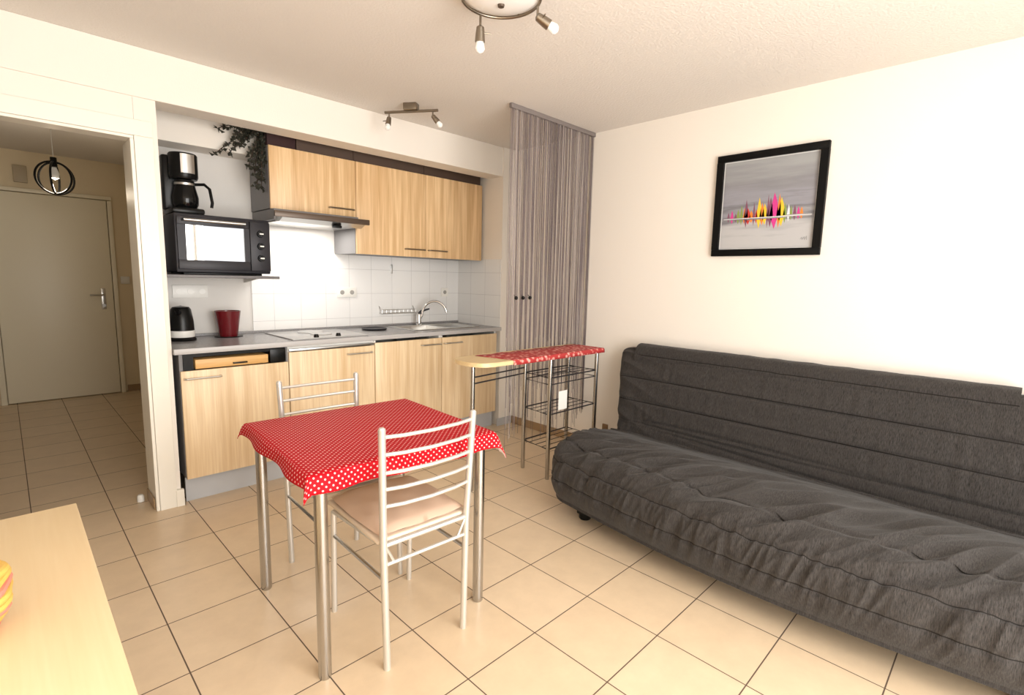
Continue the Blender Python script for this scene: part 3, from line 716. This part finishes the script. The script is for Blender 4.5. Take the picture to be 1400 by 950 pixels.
def soft(prof, np_, ns, y0_, y1_, deform, name, parent, m, ang=50, seams=()):
    pr = interp(prof, np_); bm = BM(); rows = []
    for j in range(ns+1):
        # denser sampling near both ends
        u = j/ns; y = y0_+(y1_-y0_)*(u-.018*math.sin(2*PI*u)/(1))
        rows.append([bm.verts.new(deform(k/np_, p, y, u)) for k, p in enumerate(pr)])
    L = len(pr); sk_ = {round(q*np_) for q in seams}
    for a_, c_ in zip(rows, rows[1:]):
        for k in range(L):
            f_ = bm.faces.new((a_[k], a_[(k+1) % L], c_[(k+1) % L], c_[k]))
            if k in sk_: f_.material_index = 1
    bm.faces.new(rows[0]); bm.faces.new(rows[-1][::-1])
    return obj(name, bm, m, parent, True, ang)
SM = (4.55/14, 5.9/14, 7.6/14)   # seams on the seat (profile parameter)
def groove(t, c, w_): return math.exp(-((t-c)/w_)**2)
def seat_def(t, p, y, u):
    d = min(y-YS0, YS1-y); R = .17
    q = max(0, 1-d/R); wf = (1-q**2.6)**(1/2.6) if q < 1 else 0
    xb = .98; xx, zz = p.x, p.y
    mid = math.sin(PI*min(1, max(0, (y-YS0)/(YS1-YS0))))
    xx -= .115*mid**1.2*max(0, min(1, (.6-xx)/.45))*1.0
    fr = .62+.38*wf
    xx = xb-(xb-xx)*fr
    zz = .27+(zz-.27)*(.70+.30*wf)
    y += math.copysign(1, y+.8)*max(0, (xx-.45)/.55)**1.3*.12*max(0, 1-d/.3)
    # wrinkles: gathers between the front seams, diagonal folds on top, long creases at the back
    front = groove(t, .36, .10); topz = groove(t, .58, .15); cz = groove(t, .90, .05)
    amp = 0
    if front > .02:
        ph = y*14+6*t+1.2*fbm(y*3, t*5, 9.)
        amp += front*(.016*fbm(ph, t*3, 1.7)+.013*(.5-abs(fbm(y*24+8*t, t*5, 4.2))*1.8))
    if topz > .02:
        h = fbm(y*7+11*t+.8*fbm(y*2, t*4, 2.), t*5-y, 8.1); h2 = fbm(y*12+16*t, t*5, 3.3)
        amp += topz*(.030*(.40-abs(h)*1.9)+.018*(.35-abs(h2)*1.9))
    if cz > .02: amp += cz*.026*(.4-abs(fbm(y*1.9, t*42+y*1.3, 5.5))*1.8)
    for c_ in SM: amp -= .009*groove(t, c_, .008)
    nx_, nz_ = (-1, .25) if t < .40 else ((-.45, .9) if t < .55 else (0.1, 1))
    if t < .13 or t > .97: amp = 0
    return (xx+nx_*amp, y, zz+nz_*amp)
soft(seat_prof, 340, 620, YS0, YS1, seat_def, 'seat', sf, [FAB, SEAM], seams=SM[:2])
back_prof = [(1.00, .27), (.945, .295), (.965, .40), (1.005, .53), (1.05, .66), (1.10, .78), (1.145, .855), (1.195, .882), (1.25, .865), (1.28, .80), (1.27, .6), (1.24, .35), (1.10, .25)]
YK0, YK1 = -2.06, .535
def back_def(t, p, y, u):
    d = min(y-YK0, YK1-y); q = max(0, 1-d/.16); wf = (1-q**2.4)**(1/2.4) if q < 1 else 0
    xx, zz = p.x, p.y
    xx = 1.22-(1.22-xx)*(.35+.65*wf); zz = .28+(zz-.28)*(.90+.10*wf)
    # the backrest narrows slightly towards the seat
    yy = y-(.10*(1-(zz-.28)/.6))*math.copysign(1, y+.76)*max(0, 1-d/.5)
    amp = 0; fz = 1 if .08 < t < .55 else 0
    if fz:
        e = max(0, 1-d/.5); ed = min(1, d/.12); wy_ = y+.76
        # folds fanning in from both ends towards the middle
        amp += .026*e*ed*(.5-abs(math.sin((t*5.2-abs(wy_)*1.15)*8)))
        amp += .007*fbm(y*2.2, t*20+y*.8, 2.)+.004*fbm(y*26, t*10, 7.)
        for c_, dp in ((.165, .012), (.255, .013), (.35, .012)): amp -= dp*groove(t, c_+.004*math.sin(y*2.5), .006)*ed
        for k_ in range(3): amp -= .013*groove(t, .09+.035*k_+.020*math.sin(1.6*y+k_*1.1)+.01*abs(wy_), .007)*(.4+.6*max(0, math.cos(2.3*(y+.9-.3*k_))))
    return (xx-amp, yy, zz+amp*.25)
soft(back_prof, 300, 420, YK0, YK1, back_def, 'backrest', sf, [FAB, SEAM], seams=(.255, .35))
flap_prof = [(1.125, .80), (1.118, .80), (1.122, .85), (1.15, .897), (1.195, .912), (1.25, .905), (1.288, .87), (1.29, .80), (1.283, .80), (1.25, .86), (1.195, .885), (1.15, .86)]
def flap_def(t, p, y, u):
    a = .004*fbm(y*12, t*9, 3)
    if .12 < t < .22: a -= .004*groove(t, .17, .01)
    return (p.x-a, y, p.y+a)
soft(flap_prof, 120, 200, -1.56, .385, flap_def, 'cover_flap', sf, [FAB, SEAM], seams=(.17,))
b = BM(); box(b, .30, 1.18, -1.8, .16, .125, .25, .01); obj('base_frame', b, BLACKM, sf)
for x, y in ((.245, .115), (.245, -1.68), (1.1, .2), (1.1, -1.8)):
    b = BM(); box(b, x-.035, x+.035, y-.035, y+.035, .03, .13, .006); lathe(b, [(0, 0), (.03, 0), (.034, .006), (.034, .03), (0, .03)], x, y, 0, 20); obj('foot', b, BLACK, sf)

# ------------------------------------------------------------------ sideboard in the foreground
sb = thing('sideboard', 'beech sideboard cut off by the lower left corner', 'sideboard', (0, 0, 0))
obj('top', box(BM(), -2.56, -1.925, -1.30, .14, .728, .75, .002), BEECH, sb)
b = BM(); box(b, -2.54, -1.95, -1.28, -1.262, .05, .727); box(b, -2.54, -1.95, .102, .12, .05, .727); box(b, -2.54, -1.95, -1.262, .102, .05, .07); box(b, -2.54, -2.52, -1.262, .102, .07, .727)
obj('carcass', b, BEECH, sb, False)
for k in range(3):
    y = -1.28+k*.467; d = obj('door', box(BM(), -1.95, -1.932, y+.002, y+.465, .055, .722, .002), BEECH, sb)
    b = BM(); tube(b, [(-1.932, y+.4, .36), (-1.915, y+.4, .36), (-1.915, y+.4, .48), (-1.932, y+.4, .48)], .005, 8); obj('handle', b, STEEL, d)
b = BM(); box(b, -2.5, -1.98, -1.24, .08, 0, .049); obj('plinth', b, BLACKM, sb)
bk = thing('woven_bowl', 'yellow and pink woven bowl on the sideboard at the left edge', 'bowl', (-2.143, -.37, .751))
bb = BM(); bp = BM()
for k in range(9):
    r = .075+.0045*k if k < 5 else .0955-.002*(k-5); z = .006+.0115*k
    pts = [(r*math.cos(q)+.003*math.sin(7*q+k), r*math.sin(q), z+.002*math.sin(5*q+k*2)) for q in [i*2*PI/40 for i in range(40)]]
    tube(bb if k % 3 else bp, pts, .0068, 8, True)
lathe(bb, [(0, .001), (.075, .001), (.075, .008), (0, .008)], n=32)
obj('coils', bb, mat('yellow_straw', (.72, .45, .10), .6), bk); obj('pink_coils', bp, mat('pink_straw', (.7, .25, .18), .6), bk)

# ------------------------------------------------------------------ ceiling lamps
def spot(name_parent, base_, drop, dirv, m=NICKEL, sc_=1.0, bulb=True):
    base_ = Vector(base_); j = base_-Vector((0, 0, drop)); d = Vector(dirv).normalized()
    a = obj('spot_head', tube(BM(), [j-d*.006*sc_, j, j+d*.028*sc_, j+d*.052*sc_], [.006*sc_, .015*sc_, .0185*sc_, .020*sc_], 16), m, name_parent)
    obj('stem', tube(BM(), [base_, j], .005, 8), m, a)
    if bulb:
        e = j+d*.052*sc_
        obj('bulb', tube(BM(), [e-d*.004, e+d*.008*sc_, e+d*.025*sc_, e+d*.035*sc_, e+d*.04*sc_], [.013*sc_, .017*sc_, .02*sc_, .014*sc_, .003*sc_], 16), FROST, a)
    t_ = j+d*.02; s = d.cross(Vector((0, 0, 1)))
    if s.length > .1:
        s.normalize(); obj('pin', tube(BM(), [t_+s*.015, t_+s*.045], .003, 6), m, a)
    return a
cl1 = thing('ceiling_lamp', 'round glass ceiling lamp with spots at the top edge', 'lamp', (0, 0, 0))
lx, ly, R = -.575, .02, .152
b = BM(); lathe(b, [(0, H), (.06, H), (.06, H-.02), (.02, H-.028), (0, H-.028)], lx, ly, 0, 32); obj('ceiling_plate', b, NICKEL, cl1)
pts = [(lx+R*math.cos(q), ly+R*math.sin(q), 2.415) for q in [i*2*PI/64 for i in range(64)]]
obj('ring', tube(BM(), pts, .0065, 10, True), NICKEL, cl1)
b = BM(); lathe(b, [(R-.006, 2.420), (R*.8, 2.408), (R*.4, 2.398), (0, 2.395), (0, 2.400), (R*.4, 2.403), (R*.8, 2.413), (R-.006, 2.425)], lx, ly, 0, 48); obj('glass_dish', b, mat('frosted_dish_glass', (.93, .92, .9), .15), cl1)
b = BM(); lathe(b, [(0, 2.384), (.012, 2.388), (.014, 2.396), (0, 2.396)], lx+.01, ly+.01, 0, 16); obj('finial', b, BROWN, cl1)
b = BM()
for q in (.3, 2.4, 4.5): tube(b, [(lx+.05*math.cos(q), ly+.05*math.sin(q), H-.012), (lx+R*math.cos(q), ly+R*math.sin(q), 2.417)], .004, 6)
obj('arms', b, NICKEL, cl1)
spot(cl1, (-.548, .170, 2.41), .045, (.08, .12, -1), sc_=1.05)
spot(cl1, (-.437, -.045, 2.41), .035, (.75, -.45, -.45), sc_=1.05)
cl2 = thing('ceiling_spot_bar', 'small ceiling bar with two spots in front of the kitchenette', 'lamp', (0, 0, 0))
cc = Vector((-.02, 1.46, 0)); dv = Vector((.206, -.305, 0)).normalized()
b = BM(); box(b, -.045, .045, -.03, .03, -.045, 0, .004); bmesh.ops.transform(b, matrix=Matrix.Translation((cc.x, cc.y, H))@Matrix.Rotation(math.atan2(dv.y, dv.x), 4, 'Z'), verts=b.verts[:]); obj('ceiling_box', b, NICKEL, cl2)
b = BM(); e0, e1 = cc-dv*.185, cc+dv*.185
tube(b, [(e0.x, e0.y, 2.425), (e1.x, e1.y, 2.425)], .009, 10); obj('bar', b, NICKEL, cl2)
s0, s1 = cc-dv*.155, cc+dv*.15
spot(cl2, (s0.x, s0.y, 2.42), .028, (-.25, -.1, -1), DARKG if False else NICKEL, .95)
spot(cl2, (s1.x, s1.y, 2.42), .028, (.55, -.35, -.75), NICKEL, .95)
